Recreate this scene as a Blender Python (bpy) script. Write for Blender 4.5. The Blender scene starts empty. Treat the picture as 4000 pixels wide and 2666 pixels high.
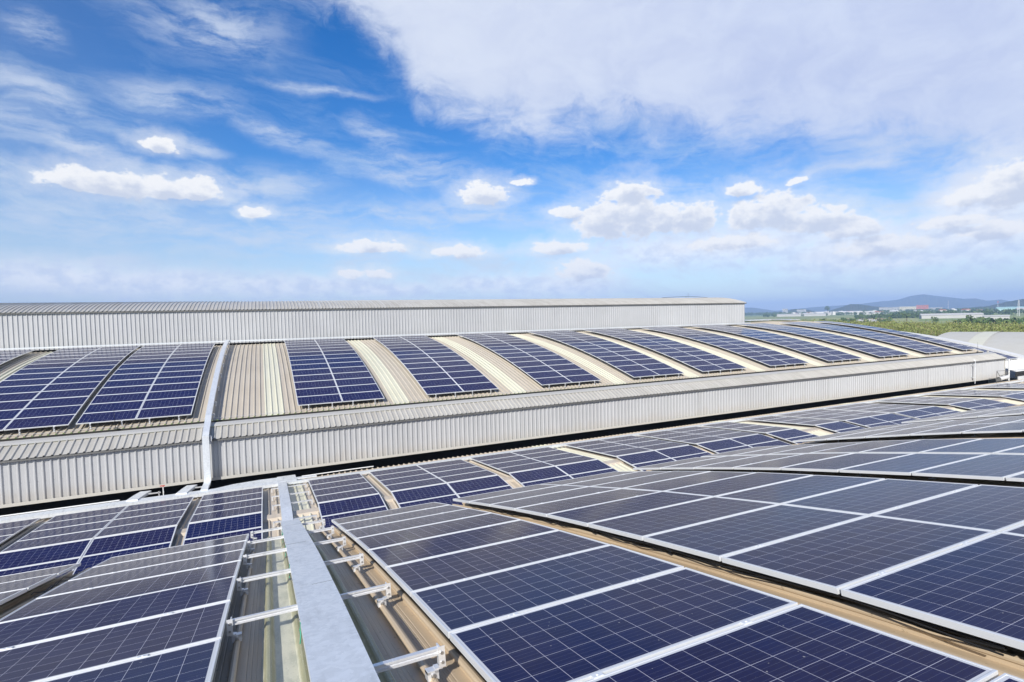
import bpy, math, random
import numpy as np
from mathutils import Matrix, Vector
random.seed(7); rng = np.random.default_rng(7)
sc = bpy.context.scene
COL = sc.collection
R = math.radians

# ------------------------------------------------------------------ camera
cam_d = bpy.data.cameras.new('camera'); cam = bpy.data.objects.new('camera', cam_d); COL.objects.link(cam)
YAW, PITCH, ROLL = 0.433646, -0.043592, -0.023469
cy, sy, cp, sp = math.cos(YAW), math.sin(YAW), math.cos(PITCH), math.sin(PITCH)
f = Vector((sy*cp, cy*cp, sp)); r0 = Vector((cy, -sy, 0)); u0 = r0.cross(f)
rr = math.cos(ROLL)*r0 + math.sin(ROLL)*u0; uu = -math.sin(ROLL)*r0 + math.cos(ROLL)*u0
cam.matrix_world = Matrix(((rr.x, uu.x, -f.x, 0), (rr.y, uu.y, -f.y, 0), (rr.z, uu.z, -f.z, 0), (0, 0, 0, 1)))
cam_d.sensor_width = 36; cam_d.lens = 2097.57/4000*36; cam_d.clip_start = 0.05; cam_d.clip_end = 60000
sc.camera = cam
sc.view_settings.view_transform = 'Standard'; sc.view_settings.look = 'None'
sc.view_settings.exposure = 0.36; sc.view_settings.gamma = 1

# ------------------------------------------------------------------ sun
TO_SUN = Vector((-1.04, -1.13, 1.0)).normalized()
sd = bpy.data.lights.new('sun', 'SUN'); sun = bpy.data.objects.new('sun', sd); COL.objects.link(sun)
sd.energy = 5.0; sd.angle = R(0.5); sd.color = (1.0, 0.95, 0.88)
sun.rotation_euler = TO_SUN.to_track_quat('Z', 'Y').to_euler(); sun.location = (-30, -30, 40)
EL = math.asin(TO_SUN.z); AZ = math.atan2(TO_SUN.x, TO_SUN.y)

# ------------------------------------------------------------------ node helper
class NT:
    def __init__(s, tree): s.t = tree; s.n = tree.nodes; s.l = tree.links
    def add(s, typ, **kw):
        n = s.n.new(typ)
        for k, v in kw.items(): setattr(n, k, v)
        return n
    def link(s, a, b): s.l.new(a, b)
    def setin(s, sock, v):
        if hasattr(v, 'is_linked') or isinstance(v, bpy.types.NodeSocket): s.l.new(v, sock)
        else: sock.default_value = v
    def m(s, op, a, b=None, c=None, clamp=False):
        n = s.add('ShaderNodeMath', operation=op); n.use_clamp = clamp
        s.setin(n.inputs[0], a)
        if b is not None: s.setin(n.inputs[1], b)
        if c is not None: s.setin(n.inputs[2], c)
        return n.outputs[0]
    def vm(s, op, a, b=None):
        n = s.add('ShaderNodeVectorMath', operation=op); s.setin(n.inputs[0], a)
        if b is not None: s.setin(n.inputs[1], b)
        return n.outputs['Value'] if op in ('LENGTH', 'DOT_PRODUCT') else n.outputs[0]
    def ss(s, v, a, b):
        n = s.add('ShaderNodeMapRange', interpolation_type='SMOOTHSTEP'); s.setin(n.inputs[0], v)
        s.setin(n.inputs[1], a); s.setin(n.inputs[2], b); n.inputs[3].default_value = 0; n.inputs[4].default_value = 1
        return n.outputs[0]
    def lin(s, v, a, b, c, d):
        n = s.add('ShaderNodeMapRange'); s.setin(n.inputs[0], v)
        for i, q in enumerate((a, b, c, d)): n.inputs[i+1].default_value = q
        return n.outputs[0]
    def mix(s, fac, a, b, blend='MIX'):
        n = s.add('ShaderNodeMix', data_type='RGBA', blend_type=blend)
        s.setin(n.inputs[0], fac)
        for sock, v in ((n.inputs[6], a), (n.inputs[7], b)):
            if isinstance(v, tuple) and len(v) == 3: v = (*v, 1)
            s.setin(sock, v)
        return n.outputs[2]
    def noise(s, vec, scale, detail=4, rough=.55, out=0, dist=0):
        n = s.add('ShaderNodeTexNoise'); n.inputs['Scale'].default_value = scale
        n.inputs['Detail'].default_value = detail; n.inputs['Roughness'].default_value = rough
        n.inputs['Distortion'].default_value = dist
        if vec is not None: s.link(vec, n.inputs['Vector'])
        return n.outputs[out]
    def sep(s, v):
        n = s.add('ShaderNodeSeparateXYZ'); s.link(v, n.inputs[0]); return n.outputs
    def comb(s, x, y, z=0.0):
        n = s.add('ShaderNodeCombineXYZ')
        for i, v in enumerate((x, y, z)): s.setin(n.inputs[i], v)
        return n.outputs[0]

# ------------------------------------------------------------------ world: Nishita sky with clouds at their azimuth and elevation
W = bpy.data.worlds.new('World'); sc.world = W; W.use_nodes = True
nt = NT(W.node_tree); nt.n.clear()
sky = nt.add('ShaderNodeTexSky', sky_type='NISHITA'); sky.sun_disc = False
sky.sun_elevation = EL; sky.sun_rotation = AZ % (2*math.pi); sky.altitude = 0; sky.air_density = 1.0; sky.dust_density = 0.15; sky.ozone_density = 3.0
hsv = nt.add('ShaderNodeHueSaturation'); hsv.inputs['Saturation'].default_value = 1.62; hsv.inputs['Value'].default_value = 1.05; hsv.inputs['Hue'].default_value = 0.511
nt.link(sky.outputs[0], hsv.inputs['Color'])
tc = nt.add('ShaderNodeTexCoord'); D = tc.outputs['Generated']
dx, dy, dz = nt.sep(D)
az = nt.m('MULTIPLY', nt.m('ARCTAN2', dx, dy), 57.2958)
el = nt.m('MULTIPLY', nt.m('ARCSINE', dz), 57.2958)
AE = nt.comb(az, el)
anti = nt.vm('DOT_PRODUCT', D, tuple(Vector((-TO_SUN.x, -TO_SUN.y, .25)).normalized()))
nt.link(nt.m('MULTIPLY', nt.lin(anti, -.1, .75, .75, 1.42), nt.lin(el, 2, 16, .72, 1.0)), hsv.inputs['Saturation'])
def warp(sx, sy_, scale, detail, rough, amt):
    c = nt.noise(nt.vm('MULTIPLY', AE, (sx, sy_, 0)), scale, detail, rough, out=1)
    return nt.vm('MULTIPLY', nt.vm('SUBTRACT', c, (.5, .5, .5)), amt)
n_puff = nt.noise(nt.vm('MULTIPLY', AE, (.62, .95, 0)), 1.0, 9, .6)
wsoft = nt.vm('ADD', AE, warp(1, 1, .12, 6, .6, (6, 2.6, 0)))
wpuff = nt.vm('ADD', AE, warp(1, 1.3, .5, 6, .6, (2.2, 1.3, 0)))
wpuff_up = nt.vm('ADD', wpuff, (-.25, .62, 0))
def union(coord, blobs, flat=False):
    out = None
    for a, e, rx, ry, *k in blobs:
        cen = (a, e, 0)
        if out is not None:     # hangs each blob on the one before, so the shader works through them one by one
            g = nt.add('ShaderNodeVectorMath', operation='MULTIPLY_ADD'); nt.link(out, g.inputs[0]); g.inputs[1].default_value = (1e-7, 0, 0); g.inputs[2].default_value = cen; cen = g.outputs[0]
        d = nt.vm('SUBTRACT', coord, cen)
        if k or flat:
            x, y, _ = nt.sep(d)
            if k: y = nt.m('SUBTRACT', y, nt.m('MULTIPLY', x, k[0]))      # slanted streak
            if flat: y = nt.m('MAXIMUM', y, nt.m('MULTIPLY', y, -1.9))     # flat base
            d = nt.comb(x, y)
        q = nt.vm('LENGTH', nt.vm('MULTIPLY', d, (1/rx, 1/ry, 0)))
        out = q if out is None else nt.m('MINIMUM', out, q)
    return out
PUFF = [(-11.2,11.7,4.2,1.5),(-13.8,11.8,2.6,.9),(-7.6,11.8,3.0,1.3),(-5.0,11.9,2.2,1.3),(-7.9,15.4,1.5,.9),(22.2,12.6,2.5,1.5),(26,13.9,1.2,.4),
        (35.0,9.2,3.2,2.6),(37.9,9.6,2.6,3.2),(37.6,12.2,2.6,1.3),(40.6,9.3,2.2,2.0),(43.6,9.0,2.6,2.0),(51.0,9.0,3.0,2.3),(48.9,8.9,2.0,1.9),(54.4,8.0,3.2,1.6),(57,7,2.6,1.3),
        (67.8,8.9,2.4,2.2),(65.3,8.6,1.8,1.0),(48.2,11.5,1.9,.8),(52.8,11.8,.9,.4),(32.6,4.4,2.8,1.4),(10.7,7.4,3.2,.9),(19.1,6.9,2.9,.8),(8.6,4.7,1.2,.6),(11,4.7,1.3,.6),
        (-.2,10.3,1.3,.7),(31.1,10.6,1.9,.8),(30,7.0,3.2,.9),(64.5,6.8,2.2,.8),(47,6.6,4,.9),(59.5,5.4,3.4,1.1),(66.5,5.8,2.4,1.0)]
BANK = [(48.1,6.4,8.5,1.3),(57.6,5.2,7,1.6),(41,6.3,6,1.0),(65.5,5.6,5,1.6),(30,3.2,6,.8),(23,3.6,6,.7),(-15,4.1,6,.9),(60,4.2,7,.6),(66,8.2,3.4,1.5),(2,3.6,10,.8),(-9,3.8,10,.9),(12,3.2,6,.5)]
SOFT = [(-17.5,15.9,3.0,1.1,-.25),(-14.2,15.1,3.4,.9,-.3),(-15.8,18.2,3.4,1.0,-.3),(-15.7,22.7,1.6,1.0,-.2),(-3.3,25.6,4.6,1.8),(2.4,17.4,3.8,.8,-.22),
        (11.6,18.4,2.0,1.0,-.4),(15.9,14.6,6.2,.8,-.05),(21,10.8,7,.8,-.12),(6.1,21.9,4,.35),(-6,19.4,4,1.0),(-5.2,15.8,2.2,.5,-.1),(14,16,5,.7),(-.3,13,5,1.3),
        (-12,8.6,9.5,1.4),(0,8.2,11,1.3),(-8.7,3.9,15,.9),(6.6,3.8,11.6,.9),(58,12.8,5,.5),(60.3,14,5,.8),(9,10.6,9,.9),(66,9.5,4,1.6),(25,6,6,.8),(-14,5.8,6,.6),(12,6,7,.6)]
qp = union(wpuff, PUFF, True); qpu = union(wpuff_up, PUFF, True); qb = union(wpuff, [(a, e, rx*1.1, ry*1.5) for a, e, rx, ry in BANK]); qs = union(wsoft, SOFT)
npf = nt.m('MULTIPLY', nt.m('SUBTRACT', n_puff, .5), 1.7)
m_puff = nt.m('MAXIMUM', nt.m('MULTIPLY', nt.ss(nt.m('ADD', qp, npf), 1.27, .80), .97), nt.m('MULTIPLY', nt.ss(nt.m('ADD', qp, npf), 2.3, .8), .42))
thick = nt.ss(nt.m('ADD', qpu, nt.m('MULTIPLY', npf, 1.3)), 1.12, .15)
m_bank = nt.m('MULTIPLY', nt.ss(nt.m('ADD', qb, npf), 1.8, .25), .85)
n_cir = nt.noise(nt.vm('MULTIPLY', wsoft, (.16, .6, 0)), 1.0, 10, .66)
m_soft = nt.m('MULTIPLY', nt.m('MULTIPLY', nt.ss(qs, 2.1, .2), nt.ss(n_cir, .32, .68)), .74)
wx, wy, _w = nt.sep(wsoft)
n_wisp = nt.noise(nt.comb(nt.m('MULTIPLY', wx, .085), nt.m('MULTIPLY', nt.m('ADD', wy, nt.m('MULTIPLY', wx, .12)), .34)), 1.0, 11, .68, dist=.6)
m_wisp = nt.m('MULTIPLY', nt.ss(n_wisp, .44, .74), nt.lin(el, 5, 22, .85, .16))
# the big veil cloud: everything above a lower edge that depends on azimuth
fc = nt.add('ShaderNodeFloatCurve'); cv = fc.mapping.curves[0]
edge = [(-180,60),(-12,60),(-2,42),(2.9,30.5),(7.6,29.2),(11.5,27),(14.2,24.4),(14.4,22.7),(17.4,20.6),(22.7,19.2),(28,18),(30.7,18.6),(33.4,19.2),(38.5,17.6),(43.5,16.6),(50.4,15.1),(56.6,14),(62,12.6),(68.4,10.6),(85,8),(180,30)]
pts = [((a+180)/360, e/60) for a, e in edge]
cv.points[0].location = pts[0]; cv.points[1].location = pts[-1]
for p_ in pts[1:-1]: cv.points.new(*p_)
for p_ in cv.points: p_.handle_type = 'VECTOR'
fc.mapping.update()
nt.link(nt.m('DIVIDE', nt.m('ADD', az, 180), 360), fc.inputs['Value'])
edge_el = nt.m('MULTIPLY', fc.outputs[0], 60)
n_veil = nt.noise(nt.vm('MULTIPLY', wsoft, (.17, .30, 0)), 1.0, 11, .66, dist=.4)
above = nt.m('ADD', nt.m('SUBTRACT', el, edge_el), nt.m('MULTIPLY', nt.m('SUBTRACT', n_veil, .5), 11.0))
high = nt.ss(el, 37, 29.5)
m_veil = nt.m('MULTIPLY', nt.m('MULTIPLY', nt.ss(above, -2.4, 3.6), nt.lin(above, 0, 6, .84, .97)), high)
# colours in sky units (world strength 0.1 follows)
c_puff = nt.mix(thick, (7.4, 7.4, 7.4), (4.9, 5.3, 6.2))
c_veil = nt.mix(nt.ss(n_veil, .3, .7), (3.9, 4.5, 6.4), (4.8, 5.4, 6.9))
c_veil = nt.mix(nt.lin(az, 18, 52, 0, .8), nt.mix(.6, c_veil, (5.9, 6.3, 7.0)), c_veil)
skyc = hsv.outputs[0]
c = nt.mix(nt.m('MULTIPLY', nt.ss(el, 12, -1), .45), skyc, (2.1, 3.3, 5.2))
c = nt.mix(m_wisp, c, (4.6, 5.6, 6.6))
c = nt.mix(m_soft, c, (5.1, 5.7, 6.7))
c = nt.mix(m_veil, c, c_veil)
c = nt.mix(m_bank, c, nt.mix(nt.ss(n_puff, .35, .65), (5.2, 5.8, 7.1), (7.4, 7.6, 8.0)))
c = nt.mix(m_puff, c, c_puff)
bg = nt.add('ShaderNodeBackground'); bg.inputs['Strength'].default_value = 0.1
wo = nt.add('ShaderNodeOutputWorld'); c = nt.mix(1.0, c, (1.07, 1.07, 1.07), 'MULTIPLY'); nt.link(c, bg.inputs['Color']); nt.link(bg.outputs[0], wo.inputs['Surface'])

# ------------------------------------------------------------------ object helpers
def tag(o, label=None, cat=None, group=None, kind=None):
    if label: o['label'] = label
    if cat: o['category'] = cat
    if group: o['group'] = group
    if kind: o['kind'] = kind
    return o
def empty(name, loc, label, cat, group=None):
    o = bpy.data.objects.new(name, None); COL.objects.link(o); o.location = loc; o.empty_display_size = .2
    return tag(o, label, cat, group)
class MB:
    def __init__(s): s.v = []; s.f = []; s.mi = []
    def add(s, vs, fs, mi=0):
        b = len(s.v); s.v += [tuple(map(float, v)) for v in vs]; s.f += [tuple(int(i)+b for i in q) for q in fs]; s.mi += [mi]*len(fs); return s
    def box(s, x0, x1, y0, y1, z0, z1, mi=0, M=None):
        vs = [(x, y, z) for z in (z0, z1) for y in (y0, y1) for x in (x0, x1)]
        if M is not None: vs = [M @ Vector(v) for v in vs]
        return s.add(vs, [(0,2,3,1),(4,5,7,6),(0,1,5,4),(2,6,7,3),(0,4,6,2),(1,3,7,5)], mi)
    def tube(s, pts, r, n=8, mi=0, cap=True):
        pts = [Vector(p) for p in pts]; vs = []; fs = []
        up = Vector((.13, .31, 1)).normalized()
        for i, p in enumerate(pts):
            t = (pts[min(i+1, len(pts)-1)]-pts[max(i-1, 0)]).normalized()
            a = t.cross(up)
            if a.length < .05: a = t.cross(Vector((1, 0, 0)))
            a.normalize(); b = a.cross(t)
            ri = r[i] if isinstance(r, (list, tuple)) else r
            vs += [p + ri*(math.cos(q)*a+math.sin(q)*b) for q in [2*math.pi*k/n for k in range(n)]]
        for i in range(len(pts)-1):
            for k in range(n): fs.append((i*n+k, i*n+(k+1) % n, (i+1)*n+(k+1) % n, (i+1)*n+k))
        if cap: fs += [tuple(range(n))[::-1], tuple((len(pts)-1)*n+k for k in range(n))]
        return s.add(vs, fs, mi)
    def grid(s, rows, mi=0):
        n = len(rows[0]); b = []
        for q in rows: b += list(q)
        return s.add(b, [(i*n+k, i*n+k+1, (i+1)*n+k+1, (i+1)*n+k) for i in range(len(rows)-1) for k in range(n-1)], mi)
    def mesh(s, name, mats, smooth=False):
        me = bpy.data.meshes.new(name); me.from_pydata(s.v, [], s.f)
        for m in (mats if isinstance(mats, (list, tuple)) else [mats]): me.materials.append(m)
        me.polygons.foreach_set('material_index', s.mi)
        if smooth: me.polygons.foreach_set('use_smooth', [True]*len(s.f))
        me.update(); return me
    def build(s, name, mats, parent=None, loc=None, smooth=False):
        """vertices are world coordinates; the object's origin goes to loc"""
        off = Vector(loc) if loc is not None else (parent_origin(parent) if parent else Vector((0, 0, 0)))
        if off.length: s.v = [(x-off.x, y-off.y, z-off.z) for x, y, z in s.v]
        o = bpy.data.objects.new(name, s.mesh(name, mats, smooth)); COL.objects.link(o)
        if parent: o.parent = parent; o.location = off - parent_origin(parent)
        else: o.location = off
        return o
def parent_origin(p):
    v = Vector((0, 0, 0))
    while p: v = v + Vector(p.location); p = p.parent
    return v

# ------------------------------------------------------------------ materials
def mat(name, base, rough=.5, metal=0., spec=.5):
    m = bpy.data.materials.new(name); m.use_nodes = True; t = NT(m.node_tree)
    b = t.n['Principled BSDF']
    b.inputs['Base Color'].default_value = (*base, 1); b.inputs['Roughness'].default_value = rough
    b.inputs['Metallic'].default_value = metal; b.inputs['Specular IOR Level'].default_value = spec
    return m, t, b
def weathered(name, base, dirt, rough=.45, metal=.2, stretch=(6, .35, .35), scale=1.0, amt=.5, spots=0., spec=.5):
    """painted or coated sheet: streaks that run down the sheet, blotches, a few spots"""
    m, t, b = mat(name, base, rough, metal, spec)
    P = t.add('ShaderNodeNewGeometry').outputs['Position']
    n1 = t.noise(t.vm('MULTIPLY', P, stretch), scale, 6, .6)
    n2 = t.noise(P, .55, 5, .6)
    k = t.m('MULTIPLY', t.ss(t.m('ADD', t.m('MULTIPLY', n1, .6), t.m('MULTIPLY', n2, .4)), .38, .68), amt)
    c = t.mix(k, base, dirt)
    if spots:
        n3 = t.noise(P, 22, 3, .5); c = t.mix(t.m('MULTIPLY', t.ss(n3, .66, .74), spots), c, tuple(q*.4 for q in dirt))
    t.link(c, b.inputs['Base Color'])
    t.link(t.lin(n1, .3, .7, rough-.08, rough+.12), b.inputs['Roughness'])
    return m
M_ROOF = weathered('roof_sheet_tan', (.50,.452,.372), (.40,.355,.285), .5, .1, amt=.6)
M_ROOFD = weathered('roof_sheet_brown', (.51,.41,.285), (.39,.31,.215), .5, .1, stretch=(14, .5, .5), amt=.6, spots=.5)
M_ROOFC = weathered('roof_sheet_link', (.54,.475,.385), (.42,.36,.285), .5, .1, amt=.6, spots=.4)
M_CAP = weathered('cap_sheet', (.50,.487,.445), (.36,.345,.31), .42, .2, stretch=(5, .4, .4), amt=.75)
M_WALL = weathered('wall_sheet', (.50,.51,.52), (.40,.41,.415), .4, .25, stretch=(9, 9, .3), amt=.6)
t_ = NT(M_WALL.node_tree); b_ = t_.n['Principled BSDF']; P_ = t_.add('ShaderNodeNewGeometry').outputs['Position']; z_w = t_.sep(P_)[2]
src = b_.inputs['Base Color'].links[0].from_socket
gr_ = t_.noise(t_.vm('MULTIPLY', P_, (2.2, 1, .5)), 1.6, 6, .65)
k_ = t_.m('MULTIPLY', t_.ss(t_.m('ADD', z_w, t_.m('MULTIPLY', gr_, 1.1)), -5.05, -5.75), .42)
lap = t_.m('LESS_THAN', t_.m('FRACT', t_.m('DIVIDE', t_.sep(P_)[0], 11.86)), .0012)
scr = t_.m('LESS_THAN', t_.vm('LENGTH', t_.vm('MULTIPLY', t_.vm('SUBTRACT', t_.vm('FRACTION', t_.vm('MULTIPLY', P_, (4.3, 0, 1.55))), (.5, 0, .5)), (.23, 0, .65))), .012)
sheetv = t_.add('ShaderNodeTexWhiteNoise', noise_dimensions='1D'); t_.link(t_.m('FLOOR', t_.m('DIVIDE', t_.sep(P_)[0], .93)), sheetv.inputs['W'])
c_w = t_.mix(t_.m('MULTIPLY', sheetv.outputs['Value'], .16), src, (.33,.335,.34)); c_w = t_.mix(k_, c_w, (.40,.36,.30)); c_w = t_.mix(t_.m('MULTIPLY', t_.m('MAXIMUM', lap, scr), .6), c_w, (.15,.15,.15))
t_.link(c_w, b_.inputs['Base Color'])
M_FLASH = weathered('flashing_sheet', (.52,.51,.47), (.42,.41,.38), .45, .2, stretch=(1, 1, 1), amt=.4)
M_DARK = mat('dark_recess', (.022,.021,.02), .8)[0]  # near-black base colour carries the shade of the open recesses
M_GUT = weathered('gutter_steel', (.17,.17,.165), (.11,.11,.105), .5, .3, stretch=(1,1,1))
M_FRP = weathered('skylight_cream', (.60,.59,.47), (.50,.49,.38), .35, 0., amt=.5)
def frp_dirty():
    m, t, b = mat('skylight_mossy', (.55,.54,.38), .4)
    P = t.add('ShaderNodeNewGeometry').outputs['Position']; x, y, z = t.sep(P)
    n = t.noise(P, 9, 6, .65); n2 = t.noise(t.vm('MULTIPLY', P, (1, .25, .25)), 14, 5, .6)
    c = t.mix(t.ss(n2, .35, .7), (.60,.59,.47), (.43,.44,.35))
    # algae along both lower edges of each pan
    d = t.m('ABSOLUTE', t.m('SUBTRACT', t.m('FRACT', t.m('DIVIDE', t.m('ADD', x, .0535), .2215)), .5))
    c = t.mix(t.m('MULTIPLY', t.ss(t.m('ADD', d, t.m('MULTIPLY', n, .12)), .36, .46), .75), c, (.22,.215,.10))
    c = t.mix(t.ss(t.noise(P, 3.2, 2, .5), .76, .80), c, (.05,.05,.04))
    c = t.mix(t.m('MULTIPLY', t.ss(t.noise(P, 85, 2, .5), .64, .72), .5), c, (.8,.8,.74)); c = t.mix(t.m('MULTIPLY', t.ss(t.noise(P, 40, 4, .6), .58, .7), .35), c, (.28,.28,.2))
    t.link(c, b.inputs['Base Color']); return m
M_FRPD = frp_dirty()
def galv(name, a, bcol, rough=.42, metal=.35, scale=26):
    m, t, b = mat(name, a, rough, metal)
    P = t.add('ShaderNodeNewGeometry').outputs['Position']
    v = t.add('ShaderNodeTexVoronoi'); v.inputs['Scale'].default_value = scale; t.link(P, v.inputs['Vector'])
    n = t.noise(P, 7, 6, .65); n2 = t.noise(t.vm('MULTIPLY', P, (40, 3, 3)), 2, 3, .6)
    k = t.m('ADD', t.m('MULTIPLY', t.sep(v.outputs['Color'])[0], .35), t.m('MULTIPLY', n, .65))
    c = t.mix(t.ss(k, .25, .75), a, bcol)
    c = t.mix(t.m('MULTIPLY', t.ss(n2, .66, .74), .6), c, (.88,.9,.92)); n4 = t.noise(t.vm('MULTIPLY', P, (5, 1.1, 1.1)), 1.7, 7, .68); c = t.mix(t.m('MULTIPLY', t.ss(n4, .48, .72), .45), c, tuple(q*.66 for q in bcol)); c = t.mix(t.m('MULTIPLY', t.ss(t.noise(P, 34, 2, .4), .70, .74), .6), c, (.9,.92,.94))
    t.link(c, b.inputs['Base Color']); t.link(t.lin(k, .2, .8, rough-.08, rough+.14), b.inputs['Roughness'])
    return m
M_GALV = galv('galvanised_steel', (.74,.775,.80), (.63,.67,.70))
M_ALU = galv('aluminium_rail', (.78,.79,.80), (.70,.71,.73), .34, .55, 8)
M_FRAME = mat('panel_frame', (.74,.76,.775), .42, .35)[0]
M_BACK = mat('darkened_backsheet', (.03,.03,.032), .6)[0]  # darker than a real backsheet, to deepen the shade under the arrays
M_BOLT = mat('bolt_steel', (.45,.45,.45), .35, .9)[0]
M_BLACK = mat('black_rubber', (.012,.012,.013), .5)[0]
M_WHITE = weathered('white_paint', (.60,.61,.61), (.50,.51,.51), .5, 0, stretch=(1,1,1))
M_PVC = mat('white_pipe', (.75,.76,.75), .4)[0]
M_RED = mat('red_handle', (.5,.05,.03), .4)[0]
M_GREEN = mat('green_cable_tie', (.02,.28,.19), .4)[0]
PW, PH, GAP = 1.956, .992, .02
def cells():
    m, t, b = mat('solar_cells', (.012,.017,.07), .1)
    o = t.add('ShaderNodeTexCoord').outputs['Object']; x, y, z = t.sep(o)
    oi = t.add('ShaderNodeObjectInfo'); rnd = oi.outputs['Random']
    mx, my = .030, .028; cwx = (PW-2*mx)/12; cwy = (PH-2*my)/6
    fx = t.m('DIVIDE', t.m('SUBTRACT', x, mx), cwx); fy = t.m('DIVIDE', t.m('SUBTRACT', y, my), cwy)
    ix, iy = t.m('FLOOR', fx), t.m('FLOOR', fy); ux, uy = t.m('FRACT', fx), t.m('FRACT', fy)
    ex = t.m('MULTIPLY', t.m('SUBTRACT', .5, t.m('ABSOLUTE', t.m('SUBTRACT', ux, .5))), cwx)   # metres to the cell's edge
    ey = t.m('MULTIPLY', t.m('SUBTRACT', .5, t.m('ABSOLUTE', t.m('SUBTRACT', uy, .5))), cwy)
    gap = t.m('LESS_THAN', t.m('MINIMUM', ex, ey), .0013)
    out = t.m('MAXIMUM', t.m('MAXIMUM', t.m('LESS_THAN', fx, 0), t.m('GREATER_THAN', fx, 12)), t.m('MAXIMUM', t.m('LESS_THAN', fy, 0), t.m('GREATER_THAN', fy, 6)))
    bus = t.m('LESS_THAN', t.m('MULTIPLY', t.m('ABSOLUTE', t.m('SUBTRACT', t.m('FRACT', t.m('MULTIPLY', uy, 4)), .5)), cwy/4), .0006)
    wn = t.add('ShaderNodeTexWhiteNoise', noise_dimensions='3D'); t.link(t.comb(ix, iy, t.m('MULTIPLY', rnd, 91)), wn.inputs['Vector'])
    grain = t.add('ShaderNodeTexVoronoi'); grain.inputs['Scale'].default_value = 60
    gv = t.vm('ADD', o, t.comb(t.m('MULTIPLY', rnd, 37), 0)); t.link(gv, grain.inputs['Vector'])
    gr = t.sep(grain.outputs['Color'])[0]
    ca = t.mix(rnd, (.0018,.0045,.047), (.0085,.0058,.038))
    k = t.m('ADD', t.m('MULTIPLY', wn.outputs['Value'], .55), t.m('MULTIPLY', gr, .45))
    c = t.mix(t.m('MULTIPLY', k, .6), ca, (.0035,.0085,.075))
    c = t.mix(t.m('MULTIPLY', bus, .45), c, (.20,.21,.28))
    c = t.mix(gap, c, (.50,.50,.58))
    c = t.mix(out, c, (.55,.57,.60))
    dust = t.noise(gv, 2.2, 6, .65)
    spot = t.ss(t.noise(gv, 38, 2, .4), .755, .775)
    c = t.mix(t.m('ADD', t.m('ADD', t.lin(dust, .3, .75, .0, .006), t.m('MULTIPLY', t.ss(y, .075, .012), t.lin(dust, .3, .7, .0, .05))), t.m('MULTIPLY', spot, .55)), c, (.50,.48,.46))
    t.link(c, b.inputs['Base Color'])
    b.inputs['Roughness'].default_value = .5; b.inputs['Specular IOR Level'].default_value = .05
    b.inputs['Coat Weight'].default_value = 1.0; b.inputs['Coat IOR'].default_value = 1.105
    t.link(t.lin(dust, .3, .75, .09, .16), b.inputs['Coat Roughness'])
    return m
M_CELL = cells()

# ------------------------------------------------------------------ roof profiles in the Y-Z plane (panel plane)
PB = [(26.246,-3.768),(27.218,-3.513),(28.203,-3.26),(29.201,-3.013),(30.208,-2.778),(31.223,-2.557),(32.246,-2.351),(33.274,-2.16),(34.304,-1.982),(35.336,-1.816),(36.367,-1.667),(37.398,-1.535),(38.43,-1.418),(39.462,-1.314),(40.497,-1.219)]
PBX = PB + [(41.505,-1.135),(42.515,-1.065),(43.525,-1.01),(44.535,-.97),(45.545,-.945),(46.557,-.935)]
PBX = PBX + [(2*46.9-y, z) for y, z in PBX[::-1]]
PE = [(10.234,-3.625),(9.229,-3.366),(8.225,-3.114),(7.23,-2.866),(6.232,-2.63),(5.224,-2.411),(4.223,-2.2),(3.226,-2.002),(2.224,-1.811),(1.222,-1.643),(.215,-1.49),(-.79,-1.355),(-1.8,-1.235)][::-1]
PEX = [(-12.5,-1.7),(-10,-1.4),(-7.5,-1.18),(-5,-1.08),(-3.4,-1.11)] + PE
PCU = [(18.0,-5.755),(19.02,-5.848),(20.04,-5.942),(21.065,-6.037),(22.09,-6.132)]
PCL = [(14.90,-6.095),(15.91,-5.968),(16.925,-5.855),(17.935,-5.758)]
PCX = [(11.9,-6.62),(12.9,-6.42),(13.88,-6.245)] + PCL[:3] + [(17.96,-5.752)] + PCU[1:] + [(23.1,-6.248),(24.1,-6.368)]
def seg_normals(P):
    P = np.array(P, float); T = np.gradient(P, axis=0); T /= np.linalg.norm(T, axis=1)[:, None]
    return np.stack([-T[:, 1], T[:, 0]], 1)
def offset(P, h): return [tuple(a+b*h) for a, b in zip(np.array(P, float), seg_normals(P))]
def at(P, y, h=0.):
    """z on polyline P (increasing y), h along the normal -> (y, z)"""
    P = np.array(P, float)
    i = int(np.clip(np.searchsorted(P[:, 0], y)-1, 0, len(P)-2)); d = P[i+1]-P[i]; k = (y-P[i, 0])/d[0]
    L = np.hypot(*d); return (y - d[1]/L*h, P[i, 1]+k*d[1] + d[0]/L*h)
def slope(P, y):
    P = np.array(P, float); i = int(np.clip(np.searchsorted(P[:, 0], y)-1, 0, len(P)-2)); d = P[i+1]-P[i]; return math.atan2(d[1], d[0])
def cut(P, y0, y1):
    return [at(P, y0)] + [q for q in P if y0+1e-6 < q[0] < y1-1e-6] + [at(P, y1)]
PAN = -.20      # roof pan below the panel plane

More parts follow.
